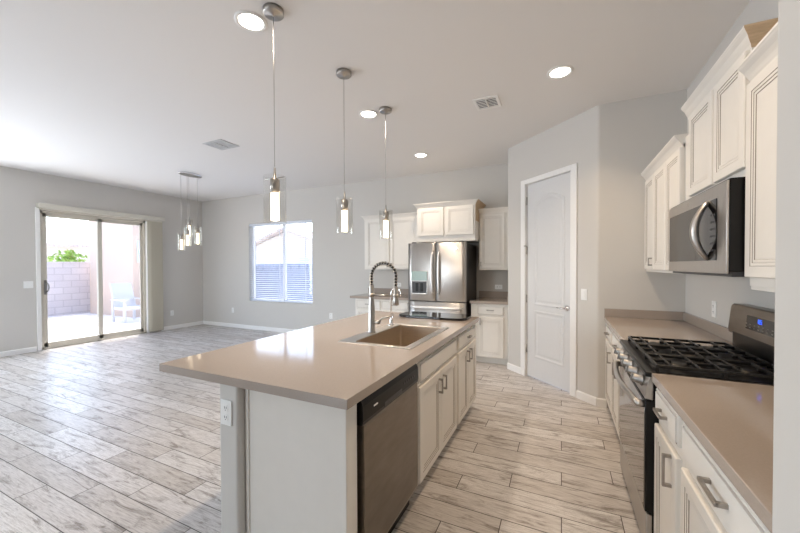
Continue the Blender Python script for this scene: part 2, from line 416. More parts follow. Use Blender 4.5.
for k in range(n):
    z = zb + (zt - zb) * k / (n - 1)
    a, b = (5.664, z - .004), (5.708, z + .004)
    m.loops([[(x, a[0], a[1]), (x, 5.686, z + .002), (x, b[0], b[1]), (x, b[0], b[1] + .0025), (x, 5.686, z + .0045), (x, a[0], a[1] + .0025)] for x in (WX0 + .01, WX1 - .01)])
m.build('slats', M['slat'], hb, True)
MB().box((WX0 + .008, 5.662, WZ0 + .008), (WX1 - .008, 5.71, WZ0 + .034), .004).build('bottom_rail', M['slat'], hb, True)
for x in (-6.25, -5.53, -4.82):
    MB().box((x - .009, 5.6615, WZ0 + .03), (x + .009, 5.6625, WZ1 - .05)).build('ladder_tape', M['slat'], hb, True)
MB().tube([(WX0 + .09, 5.655, WZ1 - .05), (WX0 + .09, 5.652, 1.2)], .004, 6).build('wand', M['slat'], hb, True)

# unseen great room windows, added to let daylight in
w2 = sempty('unseen_window_left'); m = MB()
for a, b in (((-8.17, -1.0, .35), (-8.1, -.94, 2.55)), ((-8.17, 1.84, .35), (-8.1, 1.9, 2.55)), ((-8.17, -1.0, 2.49), (-8.1, 1.9, 2.55)), ((-8.17, -1.0, .35), (-8.1, 1.9, .41)), ((-8.17, .42, .35), (-8.1, .48, 2.55))): m.box(a, b)
m.build('window_frame', M['trim'], w2)
MB().box((-8.138, -.94, .41), (-8.132, 1.84, 2.49)).build('pane', M['glass'], w2)
w3 = sempty('unseen_window_rear'); m = MB()
for a, b in (((-5.9, -4.66, .3), (-5.84, -4.6, 2.55)), ((-3.66, -4.66, .3), (-3.6, -4.6, 2.55)), ((-5.9, -4.66, 2.49), (-3.6, -4.6, 2.55)), ((-5.9, -4.66, .3), (-3.6, -4.6, .36)), ((-4.78, -4.66, .3), (-4.72, -4.6, 2.55))): m.box(a, b)
m.build('window_frame', M['trim'], w3)
MB().box((-5.84, -4.633, .36), (-3.66, -4.627, 2.49)).build('pane', M['glass'], w3)

# ------------------------------------------------------------------ pantry door (angled wall)
ang = math.atan2(e.y, e.x)
d2 = sempty('door_2', (P2.x, P2.y, 0), ang)     # local x along wall, local -y into the room
def inset(poly, d):
    n = len(poly); out = []
    area = sum(poly[i][0] * poly[(i + 1) % n][1] - poly[(i + 1) % n][0] * poly[i][1] for i in range(n)); sg = 1 if area > 0 else -1
    for i in range(n):
        p0, p, p1 = Vector(poly[i - 1]), Vector(poly[i]), Vector(poly[(i + 1) % n])
        a, b = (p - p0).normalized(), (p1 - p).normalized()
        na, nb = Vector((-a.y, a.x)) * sg, Vector((-b.y, b.x)) * sg
        v = (na + nb); v = v / max(v.length_squared / 2, .3); out.append(tuple(p + v * d))
    return out
a0, a1 = .352, 1.045
leaf = MB().box((a0, .022, .012), (a1, .06, 2.455), .002).build('door_slab', M['door'], d2)
def molding(poly, nm):
    m = MB()
    rings = [(0, .0225), (.006, .016), (.016, .0145), (.024, .0165), (.034, .0215), (.05, .0215), (.066, .0175)]
    m.loops([[(q[0], y, q[1]) for q in inset(poly, i)] for i, y in rings], cap0=False)
    m.build(nm, M['door'], leaf)
molding([(.470, .27), (.945, .27), (.945, .865), (.470, .865)], 'lower_panel')
arch = [(.470, .93), (.945, .93), (.945, 2.20)]
for i in range(1, 12):
    t = i / 12; arch.append((.945 - .475 * t, 2.20 + .085 * math.sin(PI * t)))
arch.append((.470, 2.20))
molding(arch, 'arched_panel')
m = MB(); c0, c1, ct = .268, 1.132, 2.52
for a, b in (((c0, -.016, 0), (s0 + .012, 0, ct)), ((s1 - .012, -.016, 0), (c1, 0, ct)), ((s0 + .012, -.016, dtop - .008), (s1 - .012, 0, ct))):
    m.box(a, b, .004)
for a, b in (((s0, 0, 0), (s0 + .012, .12, dtop)), ((s1 - .012, 0, 0), (s1, .12, dtop)), ((s0, 0, dtop - .010), (s1, .12, dtop))): m.box(a, b)
m.build('door_casing', M['trim'], d2)
for z in (.36, 1.0, 1.62, 2.25):
    MB().lathe([(.007, z - .05), (.007, z + .05)], (a0 - .002, .014, 0), seg=10).build('hinge', M['nickel'], d2)
MB().tube([(a0, .006, 1.675), (a0 + .0, -.035, 1.675)], .006).build('door_stop', M['nickel'], d2)
m = MB().lathe([(.0, .022), (.032, .022), (.032, .012), (.026, .008), (.012, .006), (.012, -.03)], (.985, 0, .945), 'Y', 20)
m.tube([(.985, -.03, .945), (.96, -.036, .945), (.92, -.038, .946), (.88, -.036, .947)], [.011, .011, .009, .007], 10)
m.build('lever_handle', M['chrome'], d2)

# ------------------------------------------------------------------ cabinet builder
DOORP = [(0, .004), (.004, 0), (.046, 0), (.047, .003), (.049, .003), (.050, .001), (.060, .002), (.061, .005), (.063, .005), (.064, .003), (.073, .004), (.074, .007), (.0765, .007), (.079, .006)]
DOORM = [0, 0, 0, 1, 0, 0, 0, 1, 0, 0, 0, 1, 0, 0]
DRAWP = [(0, .009), (.004, .005), (.007, .005), (.0085, .009), (.0115, .009), (.013, .001), (.016, 0)]
DRAWM = [0, 0, 0, 1, 0, 0, 0]
def front(x0, x1, z0, z1, prof, mis, t=.02, y=0.0):
    m = MB(); lim = min(x1 - x0, z1 - z0) / 2 - .006
    lp = [[(x0, y, z0), (x1, y, z0), (x1, y, z1), (x0, y, z1)]]; mi = [0]
    for (i, d), k in zip(prof, mis):
        if i > lim: break
        yy = y - t + d
        lp.append([(x0 + i, yy, z0 + i), (x1 - i, yy, z0 + i), (x1 - i, yy, z1 - i), (x0 + i, yy, z1 - i)]); mi.append(k)
    mm = mi[:]
    for k in range(len(mi) - 1): mm[k] = mi[k + 1]
    mm[-1] = 0
    # material of band k is that of the outer loop's flag
    m.loops(lp, mm)
    return m
def pull(cx, cz, vertical, L=.10, y=-.02, out=.03):
    m = MB(); a = .0065
    if vertical:
        m.box((cx - a, y - out, cz - L / 2), (cx + a, y - out + .009, cz + L / 2), .0015)
        for s in (-1, 1): m.box((cx - a, y - out + .004, cz + s * (L / 2 - .006) - .006), (cx + a, y + .001, cz + s * (L / 2 - .006) + .006), .001)
    else:
        m.box((cx - L / 2, y - out, cz - a), (cx + L / 2, y - out + .009, cz + a), .0015)
        for s in (-1, 1): m.box((cx + s * (L / 2 - .006) - .006, y - out + .004, cz - a), (cx + s * (L / 2 - .006) + .006, y + .001, cz + a), .001)
    return m
def cabinet(name, label, loc, rz, wd, dp, z0, z1, fronts, toe=0, crown=None, raw=None, rail=0, cat='cabinet', group=None, top=None):
    """local x across the front, local y backwards, face frame at y=0"""
    t = thing(name, label, cat, loc, rz, group)
    m = MB().box((0, 0, z0 + toe), (wd, dp, top or z1), .0015)
    if top:
        m.box((0, 0, top), (wd, .02, z1)); m.box((0, .02, top), (.012, dp, z1)); m.box((wd - .012, .02, top), (wd, dp, z1))
    if toe: m.box((.0, .07, z0), (wd, dp, z0 + toe))
    m.build('body', M['cab'], t)
    if raw:      # bare wood side skin
        MB().box(((-.003, .02, z0 + .3) if raw < 0 else (wd, .02, z0 + .3)), ((0, dp, z1) if raw < 0 else (wd + .003, dp, z1))).build('side_skin', M['rawwood'], t)
    if rail:
        MB().box((.0, .004, z0 - rail), (wd, .022, z0), .002).build('light_rail', M['cab'], t)
    for f in fronts:
        kind, x0, x1, a, b = f[:5]; h = f[5] if len(f) > 5 else None
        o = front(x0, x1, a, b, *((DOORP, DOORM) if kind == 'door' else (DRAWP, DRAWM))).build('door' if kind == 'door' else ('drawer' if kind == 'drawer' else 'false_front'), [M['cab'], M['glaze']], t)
        if h: pull(h[0], h[1], h[2], *(h[3:4] if len(h) > 3 else ())).build('handle', M['pull'], o)
    if crown:
        cz, co, sides, rawside = crown          # crown height, projection, which sides return (l, r), raw wood side
        prof = [(.002, z1 - .022), (.006, z1 - .006), (.010, z1), (.016, z1 + .012), (co * .55, z1 + cz * .45), (co * .85, z1 + cz * .70), (co * .93, z1 + cz * .80), (co, z1 + cz * .86), (co, z1 + cz)]
        m = MB(); lp = []
        for o_, z in prof:
            l = -o_ if 'l' in sides else 0; r = wd + o_ if 'r' in sides else wd
            lp.append([(l, -o_, z), (r, -o_, z), (r, dp, z), (l, dp, z)])
        vs = [[m.bm.verts.new(p) for p in q] for q in lp]
        for k in range(len(vs) - 1):
            for i in range(4):
                j = (i + 1) % 4
                f = m.bm.faces.new((vs[k][i], vs[k][j], vs[k + 1][j], vs[k + 1][i]))
                f.material_index = 1 if (rawside == 'r' and i == 1) or (rawside == 'l' and i == 3) else (2 if k == 3 and i == 0 and False else 0)
        m.bm.faces.new(vs[-1]); m.bm.faces.new(list(reversed(vs[0])))
        m.build('crown_molding', [M['cab'], M['rawwood']], t)
    return t
CT = .914; CB = .874
TOE = .10
# --- island (faces +x): rz = +90deg
FX = -.78
R90 = PI / 2
cabinet('base_cabinet', 'white island sink base cabinet with two doors below a wide false front, beside the dishwasher', (FX, 1.88, 0), R90, .85, .56, 0, CB,
        [('false', .025, .815, .715, .845), ('door', .022, .412, .115, .695, (.372, .60, True)), ('door', .42, .815, .115, .695, (.46, .60, True))], TOE, top=.695)
cabinet('base_cabinet', 'white island cabinet at the far end with one drawer over two narrow doors', (FX, 2.73, 0), R90, .68, .56, 0, CB,
        [('drawer', .03, .66, .725, .845, (.345, .785, False, .07)), ('door', .03, .34, .115, .70, (.30, .62, True)), ('door', .348, .66, .115, .70, (.388, .62, True))], TOE)
# end panel, filler, half wall
m = MB().box((-1.345, 1.155, 0), (FX, 1.232, CB), .002)
m.box((-1.345, 1.148, 0), (-1.325, 1.156, CB), .002); m.box((-.80, 1.150, 0), (FX + .0, 1.156, CB), .002)
tag(m.build('end_panel', M['cab']), 'plain white end panel closing the near end of the island beside the dishwasher', 'panel')
pts = arc_corner((-1.35, 1.11), (1, 0), (0, 1), .016) + [(-1.35, 3.41), (-1.475, 3.41)] + arc_corner((-1.475, 1.11), (0, -1), (1, 0), .016)
struct(MB().prism(pts, 0, CB).build('wall_island', M['paint']))
board('baseboard_island', [((-1.475, 3.41), (-1.475, 1.11)), ((-1.475, 1.11), (-1.43, 1.11))][:1])
# island top with the sink cutout
def slab_with_hole(x0, x1, y0, y1, z0, z1, hx0, hx1, hy0, hy1):
    m = MB()
    xs = [x0, hx0, hx1, x1]; ys = [y0, hy0, hy1, y1]
    V = {}
    for zi, z in enumerate((z0, z1)):
        for i, x in enumerate(xs):
            for j, y in enumerate(ys): V[i, j, zi] = m.bm.verts.new((x, y, z))
    F = lambda *k: m.bm.faces.new([V[q] for q in k])
    for i in range(3):
        for j in range(3):
            if i == 1 and j == 1: continue
            F((i, j, 1), (i + 1, j, 1), (i + 1, j + 1, 1), (i, j + 1, 1)); F((i, j, 0), (i, j + 1, 0), (i + 1, j + 1, 0), (i + 1, j, 0))
    for i in range(3):
        F((i, 0, 0), (i + 1, 0, 0), (i + 1, 0, 1), (i, 0, 1)); F((i, 3, 0), (i, 3, 1), (i + 1, 3, 1), (i + 1, 3, 0))
        F((0, i, 0), (0, i, 1), (0, i + 1, 1), (0, i + 1, 0)); F((3, i, 0), (3, i + 1, 0), (3, i + 1, 1), (3, i, 1))
    F((1, 1, 0), (1, 1, 1), (2, 1, 1), (2, 1, 0)); F((1, 2, 0), (2, 2, 0), (2, 2, 1), (1, 2, 1))
    F((1, 1, 0), (1, 2, 0), (1, 2, 1), (1, 1, 1)); F((2, 1, 0), (2, 1, 1), (2, 2, 1), (2, 2, 0))
    es = [e_ for e_ in m.bm.edges if all(v.co.z > z1 - 1e-4 for v in e_.verts) and len(e_.link_faces) == 2 and abs(e_.calc_face_angle(0)) > 1]
    r = bmesh.ops.bevel(m.bm, geom=es, offset=.003, segments=2, affect='EDGES')
    return m
SX0, SX1, SY0, SY1 = -1.367, -.83, 1.915, 2.735     # sink rim
BX0, BX1, BY0, BY1 = -1.26, -.885, 1.965, 2.69      # bowl
tag(slab_with_hole(-1.92, -.741, 1.10, 3.435, CB, CT, BX0 - .006, BX1 + .006, BY0 - .006, BY1 + .006).build('island_countertop', M['quartz']),
    'large taupe quartz countertop with a sink cutout, covering the island', 'countertop')
# sink
t = thing('sink', 'rectangular stainless drop-in sink with a wide faucet deck in the island top', 'sink', (-1.07, 2.33, CT))
m = MB()
def rr(x0, x1, y0, y1, r, z): return [(p[0], p[1], z) for p in rrect(x0, x1, y0, y1, r)]
m.loops([rr(SX0, SX1, SY0, SY1, .015, CT + .0005), rr(SX0 + .003, SX1 - .003, SY0 + .003, SY1 - .003, .014, CT + .005), rr(BX0 - .004, BX1 + .004, BY0 - .004, BY1 + .004, .022, CT + .005), rr(BX0, BX1, BY0, BY1, .02, CT + .001)], cap0=False, cap1=False)
m.build('rim', M['steel'], t, True)
m = MB()
m.loops([rr(BX0, BX1, BY0, BY1, .02, CT + .001), rr(BX0, BX1, BY0, BY1, .02, CT - .19), rr(BX0 + .006, BX1 - .006, BY0 + .006, BY1 - .006, .02, CT - .207), rr(BX0 + .025, BX1 - .025, BY0 + .025, BY1 - .025, .02, CT - .212)], cap0=False)
m.build('bowl', M['sinksteel'], t, True)
MB().lathe([(.045, CT - .2115), (.045, CT - .208), (.035, CT - .207), (.03, CT - .2095), (.0, CT - .2095)], (-1.075, 2.33, 0)).build('drain', M['chrome'], t, True)
# spring faucet
fx, fy = -1.307, 2.28
t = thing('kitchen_faucet', 'tall nickel spring kitchen faucet with coiled arch and side lever on the sink deck', 'faucet', (fx, fy, CT + .005))
MB().lathe([(.030, CT + .005), (.030, CT + .012), (.0255, CT + .02), (.0245, CT + .20), (.021, CT + .23), (.018, CT + .36), (.016, CT + .365), (.012, CT + .37)], (fx, fy, 0)).build('post', M['nickel'], t, True)
arc = [(fx, fy, CT + .365)]
for i in range(33):
    a = PI - PI * i / 32; arc.append((fx + .1025 + .1025 * math.cos(a), fy, 1.345 + .10 * math.sin(a)))
arc.append((fx + .205, fy, 1.25))
MB().tube(arc, .009, 10).build('hose', M['black'], t, True)
# coil
def resample(pts, n):
    pts = [Vector(p) for p in pts]; d = [0]
    for a, b in zip(pts, pts[1:]): d.append(d[-1] + (b - a).length)
    out = []; k = 0
    for i in range(n):
        s = d[-1] * i / (n - 1)
        while k < len(d) - 2 and d[k + 1] < s: k += 1
        out.append(pts[k].lerp(pts[k + 1], (s - d[k]) / (d[k + 1] - d[k])))
    return out
rs = resample(arc, 22 * 12); hel = []
for i, p in enumerate(rs):
    tn = (rs[min(i + 1, len(rs) - 1)] - rs[max(i - 1, 0)]).normalized(); bn = Vector((0, 1, 0)); nn = tn.cross(bn)
    a = 2 * PI * i / 12; hel.append(p + (nn * math.cos(a) + bn * math.sin(a)) * .0135)
MB().tube(hel, .0036, 5).build('spring_coil', M['nickel'], t, True)
MB().lathe([(.010, 1.275), (.017, 1.265), (.0175, 1.19), (.021, 1.175), (.022, 1.14), (.018, 1.136), (.0, 1.136)], (fx + .205, fy, 0)).build('spray_head', M['nickel'], t, True)
m = MB().tube([(fx, fy, 1.205), (fx + .18, fy, 1.205)], .006)
m.lathe([(.024, 1.195), (.024, 1.218)], (fx + .205, fy, 0)); m.lathe([(.022, 1.19), (.022, 1.22)], (fx, fy, 0))
m.build('holder_arm', M['nickel'], t, True)
m = MB().lathe([(.016, 0), (.016, .05), (.012, .055)], (fx + .015, fy, 1.0), 'X', 14)
m.tube([(fx + .06, fy, 1.0), (fx + .085, fy, 1.03), (fx + .12, fy, 1.042), (fx + .165, fy, 1.05)], [.008, .007, .006, .005])
m.build('lever', M['nickel'], t, True)
# filtered water tap
t = thing('water_tap', 'slim chrome drinking water tap with a small lever at the far corner of the sink', 'faucet', (-1.312, 2.62, CT + .005))
m = MB().lathe([(.026, CT + .005), (.026, CT + .011), (.014, CT + .016), (.013, CT + .045), (.0085, CT + .075), (.006, CT + .08)], (-1.312, 2.62, 0))
q = [(-1.312, 2.62, CT + .07), (-1.312, 2.62, 1.19)]
for i in range(1, 13):
    a = PI - PI * i / 12; q.append((-1.312 + .045 + .045 * math.cos(a), 2.62, 1.19 + .045 * math.sin(a)))
q.append((-1.222, 2.62, 1.17))
m.tube(q, .0055, 8); m.build('spout', M['chrome'], t, True)
MB().tube([(-1.308, 2.612, CT + .055), (-1.288, 2.60, CT + .068), (-1.275, 2.59, CT + .105)], [.006, .005, .004]).build('lever', M['chrome'], t, True)
# black board on the far end of the island
m = MB(); R = .11
m.loops([[(p[0], p[1], z) for p in rrect(-1.505 + i, -.795 - i, 3.10 + i, 3.43 - i, R - i, 8)] for i, z in ((.008, CT), (.0, CT + .005), (.0, CT + .018), (.004, CT + .022))])
tag(m.build('black_glass_board', M['blackglass']), 'glossy black glass board with rounded corners lying on the far end of the island top', 'board')

# dishwasher (faces +x)
t = thing('dishwasher', 'stainless dishwasher with black control strip built into the near end of the island', 'dishwasher', (FX, 1.235, 0), R90)
DW = .635
MB().box((.004, .03, .10), (DW - .004, .56, CB - .01)).build('body', M['black'], t)
m = MB(); m.loops([[(x, y, z) for (y, z) in ((.03, .115), (-.012, .115), (-.020, .14), (-.022, .45), (-.020, .735), (-.016, .745), (.03, .745))] for x in (.022, DW - .012)])
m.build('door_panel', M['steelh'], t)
m = MB(); prof = [(.03, .745), (-.020, .748), (-.024, .765), (-.022, .83), (-.012, .855), (.0, .862), (.03, .862)]
m.loops([[(x, y, z) for y, z in prof] for x in (.008, DW - .008)])
cp = m.build('control_panel', M['black'], t)
MB().box((.20, -.0255, .758), (.40, -.020, .782), .004).build('pocket_handle', M['darkgrey'], cp)
MB().box((.10, -.0255, .798), (.135, -.021, .804)).build('nameplate', M['plastic'], cp)
for k in range(6): MB().lathe([(.007, -.0255), (.007, -.02)], (.43 + k * .026, 0, .80), 'Y', 10).build('button', M['darkgrey'], cp)
MB().box((.01, .035, .005), (DW - .01, .07, .112)).build('toe_panel', M['black'], t)

# --- back wall cabinets (face -y)
GAP = .006
cabinet('base_cabinet', 'white base cabinet left of the refrigerator under the short counter', (-3.21, 5.04, 0), 0, 1.04, .60, 0, CB,
        [('drawer', .03, .50, .715, .845, (.265, .785, False)), ('drawer', .52, 1.0, .715, .845, (.76, .785, False)), ('door', .03, .50, .115, .695, (.46, .63, True)), ('door', .52, 1.0, .115, .695, (.56, .63, True))], TOE)
cabinet('base_cabinet', 'white base cabinet with one drawer and one door between refrigerator and pantry', (-1.205, 5.04, 0), 0, .525, .60, 0, CB,
        [('drawer', .10, .47, .715, .835, (.285, .785, False)), ('door', .10, .47, .105, .68, (.14, .62, True))], TOE)
cabinet('wall_cabinet', 'white two-door wall cabinet hanging left of the refrigerator', (-3.20, 5.335, 0), 0, 1.09, .31, 1.365, 2.262,
        [('door', .045, .50, 1.385, 2.24, (.475, 1.44, True, .07)), ('door', .52, 1.03, 1.385, 2.24, (.545, 1.44, True, .07))], 0, (.055, .045, 'l', None))
cabinet('wall_cabinet', 'short white two-door cabinet mounted above the refrigerator', (-2.085, 5.10, 0), 0, .93, .545, 1.80, 2.345,
        [('door', .035, .445, 1.895, 2.325), ('door', .48, .905, 1.895, 2.325)], 0, (.06, .05, 'lr', 'r'), raw=1)
cabinet('wall_cabinet', 'white single-door wall cabinet between the refrigerator and the pantry wall', (-1.150, 5.335, 0), 0, .478, .31, 1.36, 2.24,
        [('door', .012, .388, 1.385, 2.215, (.035, 1.45, True, .07))], 0, (.055, .045, '', None))
def counter(name, label, x0, x1, y0, y1, splash):
    t = thing(name, label, 'countertop', ((x0 + x1) / 2, (y0 + y1) / 2, CB))
    MB().box((x0, y0, CB), (x1, y1, CT), .003).build('slab', M['quartz'], t, True)
    for a, b in splash: MB().box(a, b, .002).build('backsplash', M['quartz'], t, True)
    return t
SPL = CT + .10
counter('countertop', 'short taupe quartz countertop with backsplash left of the refrigerator', -3.30, -2.17, 5.0, YB - .002, [((-3.30, YB - .022, CT), (-2.17, YB - .002, SPL))])
counter('countertop', 'small taupe quartz countertop with backsplash between refrigerator and pantry wall', -1.215, -.668, 5.0, YB - .002, [((-1.215, YB - .022, CT), (-.668, YB - .002, SPL)), ((-.688, 5.02, CT), (-.668, YB - .022, SPL))])

# refrigerator
RX0, RX1, RY = -2.155, -1.248, 4.895
t = thing('refrigerator', 'stainless french-door refrigerator with ice and water dispenser against the back wall', 'refrigerator', ((RX0 + RX1) / 2, 5.6, 0))
MB().box((RX0 + .005, RY + .09, .03), (RX1 - .005, 5.62, 1.755), .004).build('body', M['fridgeside'], t, True)
RM = (RX0 + RX1) / 2
def fdoor(x0, x1, z0, z1, nm):
    m = MB(); n = 8; lp = []
    for x in [x0 + (x1 - x0) * i / n for i in range(n + 1)]:
        u_ = (x - RX0) / (RX1 - RX0); bow = .018 * (1 - (2 * u_ - 1) ** 2)
        lp.append([(x, RY + .018 - bow, z0 + .006), (x, RY + .018 - bow, z1 - .006), (x, RY + .025 - bow, z1), (x, RY + .085, z1), (x, RY + .085, z0), (x, RY + .025 - bow, z0)])
    m.loops(lp, smooth=True); o = m.build(nm, M['steel'], t, True)
    for p in o.data.polygons: p.use_smooth = abs(p.normal.y) > .8
    return o
ld = fdoor(RX0, RM - .003, .895, 1.775, 'left_door'); rd = fdoor(RM + .003, RX1, .895, 1.775, 'right_door')
fd = fdoor(RX0, RX1, .06, .882, 'freezer_drawer')
def bow_handle(x, z0, z1, nm, par, mt='handlesteel'):
    pts = [(x, RY - .0 - .045 * math.sin(PI * min(1, max(0, .04 + .92 * i / 16))) ** .45, z0 + (z1 - z0) * i / 16) for i in range(17)]
    pts = [(x, RY + .012, z0 + .01)] + pts[1:-1] + [(x, RY + .012, z1 - .01)]
    MB().tube(pts, .0175, 10).build(nm, M[mt], par, True)
bow_handle(RM - .052, 1.0, 1.64, 'handle', ld); bow_handle(RM + .052, 1.0, 1.64, 'handle', rd)
m = MB(); pts = [(RX0 + .05 + (RX1 - RX0 - .10) * i / 16, RY - .05 * math.sin(PI * min(1, max(0, .03 + .94 * i / 16))) ** .4, .80) for i in range(17)]
pts[0] = (RX0 + .05, RY + .012, .80); pts[-1] = (RX1 - .05, RY + .012, .80)
m.tube(pts, .02, 10).build('handle', M['handlesteel'], fd, True)
dx0, dx1 = RX0 + .055, RX0 + .325
dp_ = MB(); dp_.box((dx0, RY - .004, .99), (dx1, RY + .02, 1.35), .006).build('dispenser_panel', M['steel'], ld, True)
MB().box((dx0 + .008, RY - .010, 1.20), (dx1 - .008, RY - .002, 1.345), .003).build('dispenser_display', M['aqua'], ld, True)
MB().box((dx0 + .016, RY - .007, 1.01), (dx1 - .016, RY - .0035, 1.19), .002).build('dispenser_recess', M['darkgrey'], ld, True)
for k in (0, 1): MB().box((dx0 + .075 + k * .075, RY - .014, 1.035), (dx0 + .118 + k * .075, RY - .006, 1.165), .004).build('dispenser_paddle', M['black'], ld, True)
MB().box((dx0 + .02, RY - .022, .995), (dx1 - .02, RY - .004, 1.012), .002).build('drip_tray', M['steel'], ld, True)
MB().box((RX1 - .155, RY - .002, 1.665), (RX1 - .125, RY + .012, 1.695), .003).build('badge', M['chrome'], rd, True)
for x in (RX0 + .05, RX1 - .10): MB().box((x, RY + .03, 1.775), (x + .05, RY + .12, 1.792), .004).build('hinge_cover', M['darkgrey'], t, True)
MB().box((RX0 + .02, RY + .06, .005), (RX1 - .02, RY + .10, .058)).build('toe_grille', M['darkgrey'], t, True)

# --- right wall cabinets (face -x): rz = -90deg, local x runs from far to near
RM90 = -PI / 2
FR = .42; RY0, RY1 = 1.985, 2.785            # range gap
dpr = XW - FR - .004
cabinet('base_cabinet', 'white base cabinet past the range, running to the tan end wall', (FR, YT - .004, 0), RM90, YT - .004 - RY1 - .004, dpr, 0, CB,
        [('drawer', .03, .47, .725, .848, (.25, .785, False)), ('door', .03, .47, .115, .70, (.425, .60, True)), ('drawer', .50, 1.16, .725, .848, (.83, .785, False)), ('door', .50, .825, .115, .70, (.78, .60, True)), ('door', .835, 1.16, .115, .70, (.88, .60, True))], TOE)
cabinet('base_cabinet', 'narrow white cabinet with one drawer and door, next to the near side of the range', (FR, RY0 - .004, 0), RM90, .385, dpr, 0, CB,
        [('drawer', .0 + .01, .345, .726, .848, (.178, .787, False)), ('door', .01, .345, .105, .682, (.285, .60, True, .13))], TOE)
cabinet('base_cabinet', 'white base cabinet nearest the camera with a wide drawer over a wide door', (FR, RY0 - .389, 0), RM90, .712, dpr, 0, CB,
        [('drawer', .02, .695, .726, .848, (.355, .787, False, .13)), ('door', .02, .695, .105, .682, (.645, .60, True, .13))], TOE)
counter('countertop', 'taupe quartz countertop with backsplash in the corner past the range', .39, XW - .002, RY1 + .004, YT - .002,
        [((.392, YT - .022, CT), (XW - .002, YT - .002, SPL - .02)), ((XW - .022, RY1 + .004, CT), (XW - .002, YT - .022, SPL - .02))])
counter('countertop', 'taupe quartz countertop nearest the camera, between the range and the stub wall', .39, XW - .002, .885, RY0 - .004,
        [((XW - .022, .885, CT), (XW - .002, RY0 - .004, SPL - .02))])
FU = .735; du = XW - FU - .004
MW0, MW1 = 1.987, 2.89
fu_cab = cabinet('wall_cabinet', 'white wall cabinet between the microwave and the tan end wall', (FU, YT - .004, 0), RM90, YT - .008 - MW1, du, 1.365, 2.235,
        [('door', .03, .37, 1.385, 2.215, (.335, 1.455, True, .07)), ('door', .385, .725, 1.385, 2.215), ('door', .745, 1.09, 1.385, 2.215)], 0, (.065, .048, '', None), rail=.0)
MB().box((YT - .008 - MW1, .012, 1.815), (YT - .008 - MW1 + .094, du, 2.275), .001).build('filler', M['cab'], fu_cab)
cabinet('wall_cabinet', 'taller white two-door wall cabinet mounted above the microwave', (FU, 2.79, 0), RM90, 2.79 - MW0 + .004, du, 1.815, 2.375,
        [('door', .075, .438, 1.85, 2.35), ('door', .462, .795, 1.85, 2.35)], 0, (.06, .04, 'r', 'r'), raw=1)
cabinet('wall_cabinet', 'white wall cabinet in front of the microwave, next to the stub wall', (FU, MW0 - .007, 0), RM90, 1.09, du, 1.335, 2.215,
        [('door', .004, .52, 1.372, 2.195), ('door', .535, 1.03, 1.372, 2.195)], 0, (.065, .048, '', None), rail=.016)

# microwave
t = thing('microwave', 'stainless over-the-range microwave with curved handle, above the gas range', 'microwave', (.85, (MW0 + MW1) / 2, 1.385))
MX = .66
MB().box((MX + .010, MW0 + .004, 1.395), (XW - .004, MW1 - .004, 1.808), .003).build('body', M['black'], t, True)
m = MB(); m.box((MX, MW0 + .003, 1.385), (MX + .010, MW1 - .003, 1.80), .003)
dr = m.build('door_panel', M['steel'], t, True)
MB().box((MX - .002, 2.19, 1.447), (MX + .006, MW1 - .03, 1.738), .001).build('window', M['mwglass'], dr, True)
# curved control panel
pts = [(2.095, 1.738)] + [(2.19 - .030 * math.sin(PI * i / 12) * .0 + .0, 1.738 - .291 * i / 12) for i in range(13)] + [(2.095, 1.447)]
m = MB(); m.loops([[(x, p[0], p[1]) for p in pts] for x in (MX - .0025, MX + .006)])
cp = m.build('control_panel', M['blackglass'], t, True)
for r_ in range(6):
    for c_ in range(3): MB().box((MX - .0035, 2.108 + c_ * .022, 1.49 + r_ * .034), (MX - .002, 2.120 + c_ * .022, 1.500 + r_ * .034)).build('button', M['darkgrey'], cp, True)
pts = []; rr_ = []
for i in range(25):
    s_ = i / 24; pts.append((MX + .002 - .058 * math.sin(PI * s_) ** .8, 2.197, 1.452 + .285 * s_)); rr_.append(.010 + .008 * math.sin(PI * s_))
MB().tube(pts, rr_, 10, sx=1.3, up=(0, 1, 0)).build('handle', M['steel'], dr, True)
MB().lathe([(.012, MX - .0015), (.012, MX + .005)], (0, 2.50, 1.769), 'X', 16).build('badge', M['nickel'], dr, True)
MB().box((MX + .02, MW0 + .01, 1.372), (XW - .05, MW1 - .01, 1.395), .002).build('bottom_vent', M['darkgrey'], t, True)

# range
t = thing('gas_range', 'stainless gas range with black cast iron grates set between the right-hand counters', 'range', (.70, (RY0 + RY1) / 2, 0))
ra, rb = RY0 + .004, RY1 - .004
MB().box((.395, ra, .03), (.985, rb, .885), .003).build('body', M['black'], t, True)
m = MB(); m.loops([[(x, y, z) for (x, z) in ((.40, .78), (.366, .785), (.372, .84), (.388, .889), (.40, .889))] for y in (ra, rb)])
cp = m.build('control_panel', M['steel'], t, True)
for k in range(5):
    y = ra + .10 + k * (rb - ra - .20) / 4
    kn = MB().lathe([(.029, 0), (.029, -.006), (.022, -.008), (.0205, -.042), (.018, -.045), (.0, -.045)], (0, 0, 0), 'X', 18)
    kn.box((-.052, -.005, -.02), (-.043, .005, .02), .002)
    kn.bm.transform(Matrix.Translation((.374, y, .845)) @ Matrix.Rotation(.22, 4, 'Y'))
    kn.build('knob', M['knobsteel'], cp, True)
od = MB().box((.368, ra, .235), (.40, rb, .775), .004).build('oven_door', M['black'], t, True)
MB().box((.3655, ra + .012, .245), (.38, rb - .012, .765), .002).build('window', M['ovenglass'], od, True)
pts = [(.368, ra + .02, .752)]
for i in range(21):
    s_ = i / 20; pts.append((.34 - .028 * math.sin(PI * s_), ra + .02 + (rb - ra - .04) * s_, .752))
pts.append((.368, rb - .02, .752))
MB().tube(pts, .0145, 10, sx=1.25, up=(0, 0, 1)).build('handle', M['steel'], od, True)
MB().box((.372, ra, .05), (.40, rb, .225), .004).build('storage_drawer', M['steel'], t, True)
